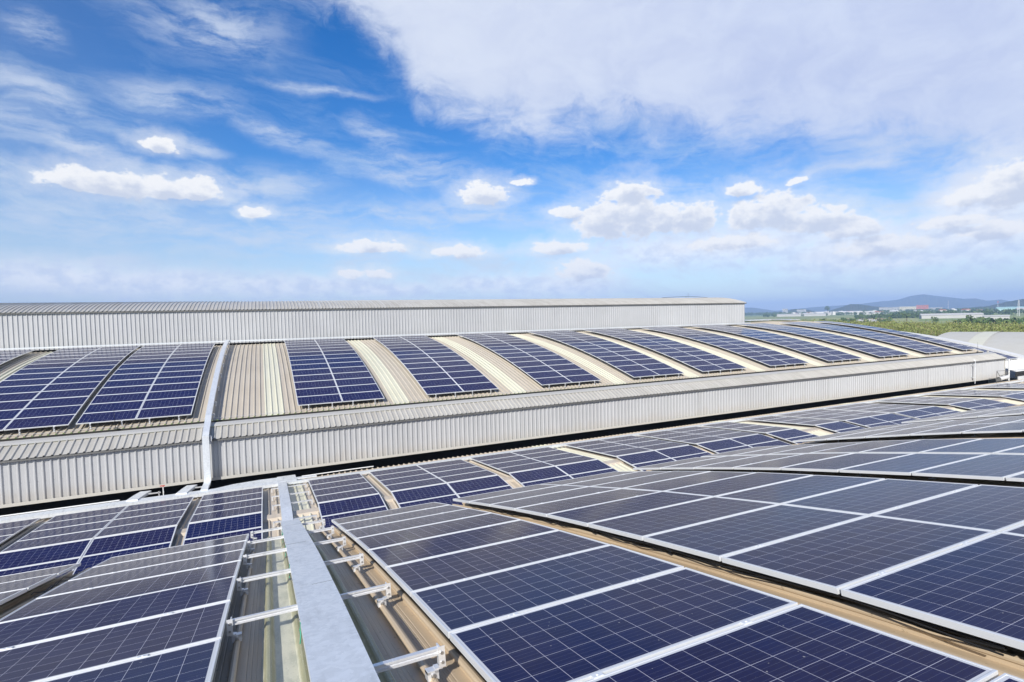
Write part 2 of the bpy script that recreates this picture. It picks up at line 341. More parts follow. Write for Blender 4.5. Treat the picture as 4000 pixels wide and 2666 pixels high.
RIB = {'trap': [(-.038,0),(-.014,.048),(.014,.048),(.038,0)],
       'bulb': [(-.009,0),(-.009,.022),(-.022,.034),(-.024,.047),(-.015,.060),(0,.065),(.015,.060),(.024,.047),(.022,.034),(.009,.022),(.009,0)],
       'frp': [(-.042,0),(-.026,.03),(-.02,.048),(-.008,.055),(.008,.055),(.02,.048),(.026,.03),(.042,0)],
       'wall': [(-.050,0),(-.016,.046),(.016,.046),(.050,0)],
       'cap': [(-.044,0),(-.016,.045),(.016,.045),(.044,0)]}
def sheet_x(x0, x1, pitch, phase, kind, grooves=()):
    rib = RIB[kind]; w = rib[-1][0]
    out = [(x0, 0.)]
    k0 = math.ceil((x0-phase)/pitch - 1e-6)
    k = k0
    while phase+k*pitch <= x1+1e-6:
        c_ = phase+k*pitch
        for gx in grooves:
            g = c_-pitch+gx*pitch
            if x0+.01 < g < x1: out += [(g-.006, 0), (g, -.0025), (g+.006, 0)]
        out += [(c_+dx_, h) for dx_, h in rib]
        k += 1
    for gx in grooves:
        g = phase+(k-1)*pitch+gx*pitch
        if x0+.01 < g < x1-.01: out += [(g-.006, 0), (g, -.0025), (g+.006, 0)]
    if out[1][0] < x0: out = out[1:]
    if out[-1][0] < x1: out.append((x1, 0.))
    return out
def sheet(mb, P, xs, off=0., mi=0):
    N = seg_normals(P); rows = []
    for (y, z), (ny, nz) in zip(P, N): rows.append([(x, y+ny*(h+off), z+nz*(h+off)) for x, h in xs])
    mb.grid(rows, mi); return mb
def strip(mb, P, x0, x1, th=.0, mi=0):
    """plain bent sheet with a thickness, following profile P"""
    N = seg_normals(P); rows = [[(x0, y, z), (x1, y, z)] for y, z in P]; mb.grid(rows, mi)
    if th:
        low = [(y-n[0]*th, z-n[1]*th) for (y, z), n in zip(P, N)]
        mb.grid([[(x1, y, z), (x0, y, z)] for y, z in low], mi)
        for x, flip in ((x0, 1), (x1, 0)):
            a = [[(x, *p_), (x, *q)] for p_, q in zip(P, low)]
            mb.grid(a if not flip else [q[::-1] for q in a], mi)
        for k in (0, -1): mb.add([(x0, *P[k]), (x1, *P[k]), (x1, *low[k]), (x0, *low[k])], [(0, 1, 2, 3)], mi)
    return mb
def dense(P, n=3):
    P = np.array(P, float); t = np.arange(len(P)); tt = np.linspace(0, len(P)-1, (len(P)-1)*n+1); out = []
    for q in tt:   # Catmull-Rom
        i = min(int(q), len(P)-2); k = q-i
        p0, p1, p2, p3 = P[max(i-1, 0)], P[i], P[i+1], P[min(i+2, len(P)-1)]
        out.append(tuple(.5*((2*p1)+(-p0+p2)*k+(2*p0-5*p1+4*p2-p3)*k*k+(-p0+3*p1-3*p2+p3)*k**3)))
    return out
XL = -26.
def roof_with_skylights(parent, P, x0, x1, pitch, phase, kind, m_roof, m_sky, skies, skyname='skylight', grooves=(), sky_labels=None):
    """one metal sheet between the skylights, each skylight strip its own part"""
    snap = lambda x: phase+round((x-phase)/pitch)*pitch
    skies = [(snap(a), snap(a)+3*pitch) for a in skies]
    mb = MB(); cur = x0
    for a, b in skies + [(x1, x1)]:
        if a > cur: sheet(mb, P, sheet_x(cur, a-.001 if a < x1 else a, pitch, phase, kind, grooves))
        cur = b+.001
    ro = mb.build('roof', m_roof, parent)
    for a, b in skies:
        s = MB(); sheet(s, P, sheet_x(a-.045, b+.045, pitch, phase, 'frp' if kind == 'bulb' else kind), .004)
        s.build(skyname, m_sky, ro)
    return ro

# ================================================================== rear hall: curved roof B, ridge monitor T, lower monitor L
rear = empty('factory_hall', (0, 42, -14), 'large metal factory hall with curved panelled roof and long ribbed ridge monitor', 'factory')
BP0 = offset([at(PBX, 26.02)] + PBX[:15] + [at(PBX, 41.3)], -.28)
SK_B = [-24.2, -18.0, -11.75, -.02, 5.70, 12.20, 18.72, 24.45, 30.6, 36.75, 43.0, 49.3, 55.15]
B_PITCH = .2385
PAN_B = -.28
roofB = roof_with_skylights(rear, dense(BP0, 2), XL, 59.1, B_PITCH, -.014, 'trap', M_ROOF, M_FRP, SK_B)
# right of the ridge monitor and over the crown the roof goes on
far = offset(cut(PBX, 41.3, 68), -.28)
m = MB(); sheet(m, far, sheet_x(47.6, 59.1, B_PITCH, -.014, 'trap')); m.build('roof', M_ROOF, rear)
m = MB(); sheet(m, offset(cut(PBX, 52.5, 68), -.28), sheet_x(XL, 47.6, B_PITCH, -.014, 'trap')); m.build('roof', M_ROOF, rear)
# gable end of the roof at the right
gy = offset(cut(PBX, 26.02, 68), -.29)
m = MB(); m.grid([[(59.1, y, z), (59.1, y, -14)] for y, z in gy]); m.build('end_wall', M_WALL, rear)
m = MB(); m.box(59.0, 59.16, 25.7, 25.8, -4.3, -3.98); strip(m, [(y, z+.06) for y, z in gy[:17]], 58.98, 59.18, .12); m.build('verge_trim', M_FLASH, rear)
# eave closure: dark ends of the sheets and the gutter between eave and lower monitor
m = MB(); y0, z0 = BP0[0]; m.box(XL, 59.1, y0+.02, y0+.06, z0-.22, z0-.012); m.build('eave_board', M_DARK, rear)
# --- ridge monitor
TX1 = 47.15
mon = MB().box(0, .01, 42.5, 42.51, 0, .01).build('ridge_monitor', M_DARK, rear); 
m = MB(); sheet(m, [(42.0, -1.32), (42.0, .95)], sheet_x(XL, TX1, .236, .02, 'wall')); m.build('wall_cladding', M_WALL, mon)
m = MB(); m.grid([[(TX1, 42.0, -1.5), (TX1, 42.0, .95)], [(TX1, 52.0, -1.5), (TX1, 52.0, .95)]]); m.build('end_wall', M_WALL, mon)
TC = [(41.84,.985),(42.35,1.15),(43.0,1.31),(43.6,1.44),(44.2,1.545),(45.0,1.635),(46.0,1.70),(47.0,1.72)]; TC = TC + [(94-y, z) for y, z in TC[::-1][1:]]
m = MB(); sheet(m, TC, sheet_x(XL, TX1+.12, .236, .02, 'cap')); m.build('monitor_roof', M_CAP, mon)
m = MB(); m.box(XL, TX1+.1, 41.88, 41.96, .90, .975); m.build('eave_trim', M_GUT, mon)
m = MB(); strip(m, [(y, z-.012) for y, z in TC], TX1-.02, TX1+.125, .07); m.build('verge_trim', M_GUT, mon)
m = MB(); m.grid([[(TX1-.01, y, z-.02), (TX1-.01, y, .9)] for y, z in TC]); m.build('gable', M_WALL, mon)
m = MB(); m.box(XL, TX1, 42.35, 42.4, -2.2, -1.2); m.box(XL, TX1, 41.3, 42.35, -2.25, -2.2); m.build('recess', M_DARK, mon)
# --- lower monitor: ribbed wall with a sloping cap below the eave
WY = 24.55; WX1 = 59.05
low = MB().box(0, .01, 25, 25.01, -8, -7.99).build('side_monitor', M_DARK, rear)
m = MB(); sheet(m, [(WY, -6.2), (WY, -4.52)], sheet_x(XL, WX1, .2325, -8.55, 'wall')); m.build('wall_cladding', M_WALL, low)
m = MB(); m.box(XL, WX1, WY-.055, WY-.047, -6.27, -6.155); m.box(XL, WX1, WY-.047, WY+.05, -6.27, -6.262); m.build('base_flashing', M_FLASH, low)
LC = [(24.36,-4.575),(24.62,-4.462),(24.92,-4.335),(25.22,-4.215)]
m = MB(); sheet(m, LC, sheet_x(XL, WX1+.1, .2325, -8.55+.1, 'cap')); m.build('monitor_roof', M_CAP, low)
m = MB(); strip(m, [(25.16,-4.192),(25.30,-4.145),(25.62,-4.105)], XL, WX1+.1, .01); m.build('ridge_flashing', M_FLASH, low)
m = MB(); m.box(XL, WX1+.08, 24.40, 24.47, -4.665, -4.585); m.build('eave_trim', M_GUT, low)
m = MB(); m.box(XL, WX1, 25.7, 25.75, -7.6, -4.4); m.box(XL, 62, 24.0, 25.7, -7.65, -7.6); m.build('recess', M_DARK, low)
m = MB(); sheet(m, [(0, -7.6), (0, -4.5)], [(0, 0)]) if 0 else m.grid([[(WX1, WY, -6.2), (WX1, WY, -4.52)], [(WX1, 25.7, -6.2), (WX1, 25.7, -4.2)]]); m.build('end_wall', M_WALL, low)
m = MB(); m.box(WX1-.02, WX1+.04, WY-.06, WY+.05, -6.27, -4.55); m.build('corner_trim', M_FLASH, low)

# ================================================================== link hall C between the two curved roofs
link = empty('factory_hall', (0, 18, -14), 'low link roof with slight hump between the two curved roofs', 'factory')
CX1 = 60.5; C_PITCH = .2345
SK_C = [.36, 12.25, 24.0, 36.0, 41.9, 48.3]
CP = offset(PCX, PAN)
roofC = roof_with_skylights(link, CP, XL, CX1, C_PITCH, -8.5, 'trap', M_ROOFC, M_FRP, SK_C)
m = MB(); q = [at(PCX, 17.58, PAN+.005), at(PCX, 17.66, PAN+.07), at(PCX, 17.98, PAN+.06), at(PCX, 18.06, PAN+.005)]; strip(m, q, XL, CX1, .004); m.build('ridge_cap', M_ROOFC, link)
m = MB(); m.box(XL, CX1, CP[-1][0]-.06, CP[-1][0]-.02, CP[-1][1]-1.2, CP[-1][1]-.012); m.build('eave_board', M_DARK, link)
m = MB(); m.box(XL, CX1, 10.9, 24.1, -14, -7.7); m.build('wall', M_WALL, link)

# ================================================================== near hall D, the roof the viewer stands on
near = empty('factory_hall', (0, 2, -14), 'near metal hall whose curved brown roof carries the foreground solar arrays', 'factory')
D_PITCH, D_PH = .2215, -.275
DP = offset(cut(PEX, -12.5, 10.234) + [at(PE, 10.72)], PAN-.012)
SK_D = [-.0535, 12.2, 23.4]
roofD = roof_with_skylights(near, dense(DP, 2), XL, 62, D_PITCH, D_PH, 'bulb', M_ROOFD, M_FRPD, SK_D, grooves=(.36, .5, .64))
y0, z0 = DP[-1]
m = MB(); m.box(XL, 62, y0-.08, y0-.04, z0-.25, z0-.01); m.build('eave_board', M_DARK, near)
m = MB(); strip(m, [(y0-.03, z0-.26), (y0+.3, z0-.3), (y0+.5, z0-.37), (y0+1.1, z0-.6)], XL, 62, .02); m.build('monitor_roof', M_CAP, near)
m = MB(); m.box(XL, 62, y0+.95, y0+1.0, -7, z0-.6); m.build('wall', M_WALL, near)

# ================================================================== solar panels
fr = MB()
L_ = .011
def ring(z, i): return [(i, i, z), (PW-i, i, z), (PW-i, PH-i, z), (i, PH-i, z)]
vs = ring(-.04, 0)+ring(-.001, 0)+ring(0, .001)+ring(0, L_)+ring(-.003, L_)
fs = [(a*4+k, a*4+(k+1) % 4, a*4+4+(k+1) % 4, a*4+4+k) for a in range(4) for k in range(4)]
fr.add(vs, fs, 0); fr.add([(x, y, -.036) for x, y, z in ring(0, 0)], [(3, 2, 1, 0)], 1)
ME_PANEL = fr.mesh('solar_panel', [M_FRAME, M_BACK])
ce = MB(); ce.add(ring(-.0028, L_-.0005), [(0, 1, 2, 3)]); ME_CELL = ce.mesh('cell_sheet', M_CELL)
cl = MB(); cl.box(-.03, .03, -.017, .017, -.004, .0025); cl.box(-.03, .03, -.009, .009, -.03, -.004); cl.tube([(0, 0, .0025), (0, 0, .007)], .007, 6)
ME_CLAMP = cl.mesh('mid_clamp', M_FRAME)
ft = MB(); ft.box(-.03, .03, -.05, .05, -.235, -.225); ft.box(-.025, .025, -.016, -.006, -.23, -.06); ft.box(-.018, .018, -.035, -.016, -.23, -.16)
ME_FOOT = ft.mesh('rail_foot', M_ALU)
ft = MB(); ft.box(-.02, .02, -.035, .05, -.150, -.142); ft.box(-.018, .018, -.012, -.006, -.15, -.085); ME_FOOT2 = ft.mesh('rail_foot', M_ALU)
P0 = bpy.data.objects.new('solar_panel', ME_PANEL); C0 = bpy.data.objects.new('cell_sheet', ME_CELL)
n_panels = 0
def place(me, name, root, base, x, y, z, a):
    o = bpy.data.objects.new(name, me); COL.objects.link(o); o.parent = root
    o.location = Vector((x, y, z))-base; o.rotation_euler = (a, 0, 0); return o
def array(label, x0, cols, chains, group, clamps=True, feet='low', dz=0., gap=GAP):
    """chains: lists of seam nodes (y, z) from low to high y; one panel per chain segment and column"""
    global n_panels
    base = Vector((x0, chains[0][0][0], chains[0][0][1]+PAN+dz))
    root = empty('solar_array', base, label, 'solar array', group)
    for ch in chains:
        for (ya, za), (yb, zb) in zip(ch, ch[1:]):
            a = math.atan2(zb-za, yb-ya); Ls = math.hypot(yb-ya, zb-za); k = (Ls-PH)/2
            for c_ in range(cols):
                x = x0+c_*(PW+gap)
                p_ = P0.copy(); COL.objects.link(p_); p_.parent = root
                p_.location = Vector((x, ya+math.cos(a)*k, za+math.sin(a)*k+dz))-base
                p_.rotation_euler = (a+rng.normal(0, .0012), rng.normal(0, .0012), 0)
                q_ = C0.copy(); COL.objects.link(q_); q_.parent = p_; n_panels += 1
        P = ch
        for c_ in range(cols):
            for fx in (.235, .765):
                x = x0+c_*(PW+gap)+fx*PW
                rl = [at(P, P[0][0]-.05)] + list(P[1:-1]) + [at(P, P[-1][0]+.04)]
                top = offset(rl, -.042)
                m = MB(); strip(m, [(y, z+dz) for y, z in top], x-.02, x+.02, .045); m.build('rail', M_ALU, root)
                if clamps:
                    for (y, z) in P[1:-1]:
                        place(ME_CLAMP, 'mid_clamp', root, base, x, y, z+dz, slope(P, y))
                if feet:
                    ys = [P[0][0]-.02] if feet == 'low' else [P[0][0]-.02]+[y for y, z in P[1:-1]]
                    for y in ys:
                        yy, zz = at(P, y); place(ME_FOOT if feet == 'low' else ME_FOOT2, 'rail_foot', root, base, x, yy, zz+dz, slope(P, y))
    return root
RW = 2*PW+GAP
GB, GC, GD = 'solar arrays on the rear curved roof', 'solar arrays on the low link roof', 'solar arrays on the near roof'
B_ARR = [(-16.13, 2, 'solar array cut by the left photo edge on the rear roof, dark gap beside it'),
 (-10.97, 2, 'rear roof solar array beside cream skylights, second full one left of the vertical cable tray'),
 (-6.82, 2, 'rear roof solar array with thin black rod before it, first left of cable tray'),
 (1.31, 2, 'upright looking rear roof solar array, first one right of the bare tan roof and tray'),
 (7.37, 2, 'second rear roof solar array to the right of the bare tan roof strip'),
 (13.92, 2, 'third rear roof solar array to the right of the bare tan roof strip'),
 (20.23, 2, 'fourth rear roof solar array right of the bare strip, middle of the row'),
 (25.74, 2, 'fifth rear roof solar array right of the bare strip, near monitor middle'),
 (31.97, 2, 'sixth rear roof solar array right of the bare strip'),
 (38.12, 2, 'seventh rear roof solar array, its top ending just before the monitor gable'),
 (44.33, 2, 'rear roof solar array whose top starts at the monitor gable corner, fourth from right end'),
 (50.59, 2, 'rear roof solar array next to the narrow one at the far right end'),
 (56.21, 1, 'narrow single column solar array at the far right end of rear roof')]
for x0, c_, lab in B_ARR: array(lab, x0, c_, [PB], GB)
array('flat looking grey solar array beyond the crown, behind the gable corner', 50.4, 2, [PBX[18:27]], GB, clamps=False, feet=None)
array('flat looking grey solar array beyond the crown, farthest right on rear roof', 56.0, 1, [PBX[17:27]], GB, clamps=False, feet=None)
C_ARR = [(-10.72, 2, 'low roof solar array cut by the left photo edge'),
 (-6.40, 2, 'low roof solar array of two columns left of the foreground tray'),
 (-2.19, 1, 'single column low roof solar array immediately left of the foreground tray'),
 (1.36, 1, 'single column low roof solar array immediately right of the foreground tray'),
 (3.69, 2, 'two column low roof solar array, second to the right of the foreground tray'),
 (8.05, 2, 'two column low roof solar array, third to the right of the foreground tray'),
 (12.87, 2, 'two column low roof solar array just right of the first bare gap with cream strip'),
 (17.16, 2, 'two column low roof solar array, fifth to the right of the foreground tray'),
 (21.51, 1, 'single column low roof solar array left of the wide cream skylight gap'),
 (24.98, 1, 'single column low roof solar array right of the wide cream skylight gap'),
 (27.32, 2, 'two column low roof solar array, eighth right of the tray, after a narrow gap'),
 (31.55, 2, 'two column low roof solar array, sixth one back from the far end'),
 (36.82, 2, 'low roof solar array with black shadow gap, third from the far right end'),
 (42.76, 2, 'low roof solar array with black shadow gap, second from the far right end'),
 (49.33, 2, 'farthest low roof solar array near the right photo edge below the white pole')]
for x0, c_, lab in C_ARR: array(lab, x0, c_, [PCL, PCU], GC, feet=None)
D_ARR = [(-6.62, 2, 'near roof solar array cut by left photo edge with exposed frame side'),
 (-2.31, 1, 'large foreground solar array left of the cable tray'),
 (1.00, 1, 'largest foreground solar array just right of the cable tray'),
 (3.33, 2, 'foreground solar array with black cables hanging under its front left edge'),
 (7.80, 2, 'near roof solar array behind the one with hanging black cables'),
 (13.28, 2, 'near roof solar array over the long black shadow band at right'),
 (18.33, 2, 'near roof solar array second behind the long black shadow band'),
 (26.1, 2, 'farthest near roof solar array at the right photo edge')]
for x0, c_, lab in D_ARR: array(lab, x0, c_, [PE], GD, feet='all', gap=.15 if 7 < x0 < 8 else GAP)

# ================================================================== cable trays
def tray(mb, pts, w, h, mi=0):
    """closed tray along a path of (x, y, z) = middle of its top lid; w across, h deep, turned with the path in plan"""
    pts = [Vector(p) for p in pts]; rows = []
    for i, p_ in enumerate(pts):
        t = (pts[min(i+1, len(pts)-1)]-pts[max(i-1, 0)]); t.normalize()
        hz = Vector((t.x, t.y, 0))
        s = Vector((t.y, -t.x, 0)).normalized() if hz.length > .05 else Vector((1, 0, 0))
        n = s.cross(t); n = n if (n.z > 0 or (abs(n.z) < .3 and n.y < 0)) else -n
        a, b = p_-s*w/2, p_+s*w/2
        rows.append([a, b, b-n*h, a-n*h, a])
    mb.grid(rows); mb.add(rows[0][:4], [(0, 1, 2, 3)]); mb.add(rows[-1][:4], [(3, 2, 1, 0)]); return mb
def lid_joints(mb, P, x0, x1, ys, h):
    for y in ys:
        q = [at(P, y-.02, h), at(P, y+.02, h)]; strip(mb, q, x0-.003, x1+.003, .004)
def ptray(P, x0, x1, y0, y1, h, n):
    return [((x0+x1)/2, *at(P, y, h)) for y in np.linspace(y0, y1, n)]
t1 = empty('cable_tray', (.32, 4, -2.3), 'galvanised cable tray running from the foreground over white rails', 'cable tray')
m = MB(); tray(m, ptray(PEX, .165, .468, -2.5, 10.86, .044, 28), .303, .092); m.build('tray_body', M_GALV, t1)
m = MB()
for k, (a, b) in enumerate(zip((-2.5, 2.47, 4.93, 7.4, 9.86), (2.462, 4.922, 7.392, 9.852, 10.9))):
    strip(m, [at(PEX, y, .056+.0015*(k % 2)) for y in np.linspace(a, b, 6)], .158, .475, .004)
m.build('lid', M_GALV, t1)
m = MB()
for y, xa, xb in ((2.463, .20, .474), (4.923, .30, .474), (7.393, .16, .40), (9.853, .17, .47)): strip(m, [at(PEX, y+d_, .0585) for d_ in (-.003, .005)], xa, xb, .001)
m.build('lid_seam', M_GUT, t1)
m = MB(); tray(m, [(.317, 10.86, -3.79), (.317, 11.0, -3.86), (.317, 11.15, -4.3), (.317, 11.45, -5.2)], .303, .10); m.build('drop_elbow', M_GALV, t1)
for y in (7.6, 6.15, 4.05, 9.1, 9.7):
    m = MB(); yy, zz = at(PEX, y, .0)
    m.tube([(.16, yy, zz+.03), (.155, yy-.01, zz-.02), (.158, yy-.03, zz-.05), (.15, yy-.05, zz-.10)], .004, 5); m.build('cable_tie', M_GREEN, t1)
for y in np.arange(1.6, 10.6, 1.23):
    for x in (.16, .473):
        m = MB(); yy, zz = at(PEX, y, .045); m.tube([(x, yy, zz), (x+(.012 if x > .3 else -.012), yy, zz)], .006, 6); m.build('bolt', M_BOLT, t1)
t2 = empty('cable_tray', (.45, 19, -5.9), 'galvanised cable tray crossing the low roof up to the wide tee piece', 'cable tray')
m = MB(); tray(m, [(.40, 11.9, -6.3), (.42, 13.2, -6.25)] + ptray(PCX, .28, .60, 14, 22.9, .01, 12), .31, .10); m.build('tray_body', M_GALV, t2)
m = MB(); strip(m, [at(PCX, y, .016) for y in (22.6, 23.2, 24.0)], .28, .98, .09); m.build('tee_lid', M_GALV, t2)
m = MB()
tray(m, [(.5, 23.3, -6.235), (-.35, 23.35, -6.24), (-1.2, 23.1, -6.2), (-1.75, 22.75, -6.17)], .38, .08); m.build('branch', M_GALV, t2)
m = MB(); strip(m, [at(PCX, y, .012) for y in (22.95, 23.25)], .95, 1.75, .05); m.build('end_spur', M_GALV, t2)
t3 = empty('cable_tray', (-8, 22.7, -6.3), 'wide galvanised cable tray along the foot of the wall, left of the tee piece', 'cable tray')
m = MB(); y_, z_ = at(PCX, 22.72, .03); tray(m, [(XL, y_+.02, z_), (-5, y_+.02, z_), (-1.7, y_-.02, z_), (.3, y_-.12, z_)], .42, .12); m.build('tray_body', M_GALV, t3)
for x in (-4.45, -2.95):
    m = MB(); tray(m, [(x, 22.75, z_+.04), (x+.12, 23.35, z_+.03), (x+.22, 23.95, z_-.02)], .36, .10); m.build('branch', M_GALV, t3)
    m = MB(); m.box(x+.35, x+.75, 23.5, 23.53, z_-.05, z_-.01); m.box(x+.68, x+.71, 23.5, 23.53, z_-.16, z_+.02); m.build('strut', M_ALU, t3)
t4 = empty('cable_tray', (20, 22.2, -6.3), 'thin galvanised cable tray along the top of low roof arrays, right of the tee piece', 'cable tray')
m = MB(); y_, z_ = at(PCX, 22.27, .025); tray(m, [(.6, y_, z_), (30, y_, z_), (60.2, y_, z_)], .13, .10); m.build('tray_body', M_GALV, t4)
m = MB()
for x in np.arange(3, 60, 2.96): m.box(x-.02, x+.02, y_-.07, y_+.07, z_-.2, z_+.006)
m.build('joint_straps', M_GALV, t4)
t5 = empty('cable_tray', (-2.2, 30, -4), 'pale steel cable tray coming down the rear roof and over the ribbed wall', 'cable tray')
XA, XB = -2.335, -2.105
pth = [((XA+XB)/2, *at(PBX, y, .10)) for y in np.linspace(41.3, 25.75, 16)] + [((XA+XB)/2, 25.3, -3.99), ((XA+XB)/2, 24.42, -4.25), ((XA+XB)/2, 24.22, -4.36)]
m = MB(); tray(m, pth, XB-XA, .10); m.build('tray_body', M_GALV, t5)
m = MB(); m.box(XA-.005, XB+.005, 24.14, 24.24, -6.12, -4.36); m.build('wall_run', M_GALV, t5)
m = MB(); tray(m, [((XA+XB)/2, 24.19, -6.10), ((XA+XB)/2, 23.9, -6.18), ((XA+XB)/2, 23.2, -6.13), ((XA+XB)/2, 22.8, -6.12)], XB-XA+.01, .09); m.build('foot_elbow', M_GALV, t5)
for y in (39.5, 37.6, 35.5, 33.2, 31.2, 29.2, 27.3, 26.0):
    m = MB(); yy, zz = at(PBX, y, 0); m.box(XB, XB+.10, yy-.02, yy+.02, zz-.02, zz+.02); m.box(XB+.05, XB+.09, yy-.02, yy+.02, zz-.16, zz+.05); m.build('bracket', M_ALU, t5)
m = MB(); m.box(XB+.005, XB+.09, 24.2, 24.3, -4.62, -4.42); m.box(XB+.02, XB+.05, 24.2, 24.4, -4.72, -4.40); m.build('bracket', M_ALU, t5)
t6 = empty('cable_tray', (0, 41.2, -1.1), 'long pale cable tray along the foot of the ridge monitor wall', 'cable tray')
y_, z_ = at(PBX, 41.12, .06); m = MB(); tray(m, [(XL, y_, z_), (10, y_, z_), (46.9, y_, z_)], .24, .09); m.build('tray_body', M_GALV, t6)

# ================================================================== mounting rails under the foreground tray
def mount_rail(label, P, y, xl, xr, group, scale=1., detail=True):
    a = slope(P, y); yy, zz = at(P, y)
    root = empty('mounting_rail', ((xl+xr)/2, yy, zz), label, 'mounting rail', group); root.rotation_euler = (a, 0, 0)
    hx = (xr-xl)/2
    def part(mb, name, mt):
        o = bpy.data.objects.new(name, mb.mesh(name, mt)); COL.objects.link(o); o.parent = root; return o
    m = MB()
    for z0_, z1_, y0_, y1_ in ((-.014, -.001, -.02, .02), (-.030, -.014, -.004, .02), (-.041, -.030, -.02, .02)): m.box(-hx, hx, y0_, y1_, z0_, z1_)
    part(m, 'channel', M_ALU)
    if not detail: 
        for s in (-1, 1):
            m = MB(); m.box(s*hx-.02, s*hx+.02, -.03, .015, -.15, .0); part(m, 'end_plate', M_ALU)
        return root
    for s, xr_ in ((-1, xl), (1, xr)):
        m = MB(); x = s*hx
        m.box(x-.004, x+.004, -.034, .030, -.105, .012); m.box(min(x, x-s*.004), max(x, x-s*.004)+0.0, -.03, .03, -.11, -.1)
        m.box(x-.022-s*.012, x+.022-s*.012, -.034, .028, -.112, -.104)
        m.box(x-.03 if s < 0 else x-.012, x+.012 if s < 0 else x+.03, -.039, -.034, -.104, .012)
        part(m, 'end_plate', M_ALU)
        ribx = s*hx + (.037 if s < 0 else -.05)
        m = MB(); m.box(ribx-.034, ribx-.012, -.035, .03, -.165, -.115); m.box(ribx+.012, ribx+.034, -.035, .03, -.165, -.115)
        m.box(ribx-.034, ribx+.034, -.035, .03, -.128, -.112); part(m, 'seam_clamp', M_ALU)
        for z_b, y_b, r_b in ((-.022, -.039, .010), (-.075, -.039, .009)):
            m = MB(); m.tube([(x+s*.008, y_b-.010, z_b), (x+s*.008, y_b, z_b)], r_b, 6); part(m, 'bolt', M_BOLT)
        m = MB(); m.tube([(ribx, -.05, -.135), (ribx, -.03, -.135)], .011, 6); part(m, 'bolt', M_BOLT)
    return root
RAILS = [(1.62, 'nearest aluminium mounting rail at the bottom photo edge'), (3.07, 'aluminium mounting rail under tray, its right bracket big in the foreground'),
         (4.62, 'aluminium mounting rail under tray, second bracket up from the bottom at right'), (6.06, 'aluminium mounting rail under tray, third up at right'),
         (7.55, 'aluminium mounting rail under tray, fourth up at right'), (9.00, 'aluminium mounting rail under tray, last but one before the near roof eave'),
         (10.5, 'aluminium mounting rail under tray right at the near roof eave')]
for y, lab in RAILS: mount_rail(lab, PEX, y, -.312, .882, 'mounting rails under the near tray')
for y, lab in ((16.0, 'small rail under the low roof tray, nearest'), (17.1, 'small rail under the low roof tray beside the ridge cap'), (18.62, 'small rail under the low roof tray just beyond ridge cap'),
               (20.05, 'small rail under the low roof tray, middle one'), (21.5, 'small rail under the low roof tray close to the tee piece')):
    mount_rail(lab, PCX, y, .06, 1.24, 'small rails on the low roof', detail=False)

# ================================================================== small things on the roofs
# black cables hanging under the near edge of the array right of the tan strip
cb = empty('cable_bundle', (3.3, 5, -2.4), 'black cables drooping below the front frame of the foreground array', 'cables')
for k in range(5):
    m = MB(); pts = []
    n = 60; ph = rng.uniform(0, 6)
    for i in range(n):
        y = 9.4-i*(9.4-1.4)/(n-1); s = abs(math.sin((y*1.9+ph)))**.7
        yy, zz = at(PE, y, -.062-.06*(1-s)*(.6+.4*math.sin(y*.7+k))-.006*k)
        pts.append((3.37+.012*math.sin(y*2.3+ph)+.012*k, yy, zz))
    m.tube(pts, .006, 5); m.build('cable', M_BLACK, cb)
for y, dx_ in ((6.8, 0), (3.9, 0), (5.2, .02)):
    m = MB(); yy, zz = at(PE, y, -.07); m.box(3.36, 3.385, yy-.04, yy+.04, zz-.012, zz+.012); m.build('connector', M_BLACK, cb)
cb2 = empty('cable_bundle', (-2.66, 9, -3.4), 'black cables looping under the frame at the far left array', 'cables')
for k in range(3):
    m = MB(); m.tube([(-2.68+.03*k, *at(PE, y, -.08-.07*abs(math.sin(y*3+k)))) for y in np.linspace(9.9, 8.3, 18)], .006, 5); m.build('cable', M_BLACK, cb2)
# water tap by the tray
tp = empty('water_tap', (-3.62, 23.6, -6.5), 'small white standpipe with red tap handle beside wall tray', 'tap')
m = MB(); m.tube([(-3.62, 23.55, -6.55), (-3.62, 23.55, -6.02)], .016, 8); m.tube([(-3.62, 23.55, -6.2), (-3.60, 23.45, -6.2)], .02, 8); m.build('pipe', M_PVC, tp)
m = MB(); m.tube([(-3.62, 23.55, -6.02), (-3.62, 23.55, -5.99)], .02, 8); m.box(-3.72, -3.56, 23.53, 23.57, -5.99, -5.965); m.build('handle', M_RED, tp)
m = MB(); m.tube([(XL, 23.3, -6.24), (-8, 23.27, -6.23), (-4.9, 23.2, -6.21)], .022, 8); tag(m.build('water_pipe', M_PVC), 'thin white pipe along corrugated roof end at the left', 'pipe')
m = MB(); m.tube([(1.2, 23.33, -6.27), (3.2, 23.38, -6.27), (4.1, 23.4, -6.28)], .018, 8); tag(m.build('water_pipe', M_PVC), 'short white pipe to the right of the tee piece', 'pipe')
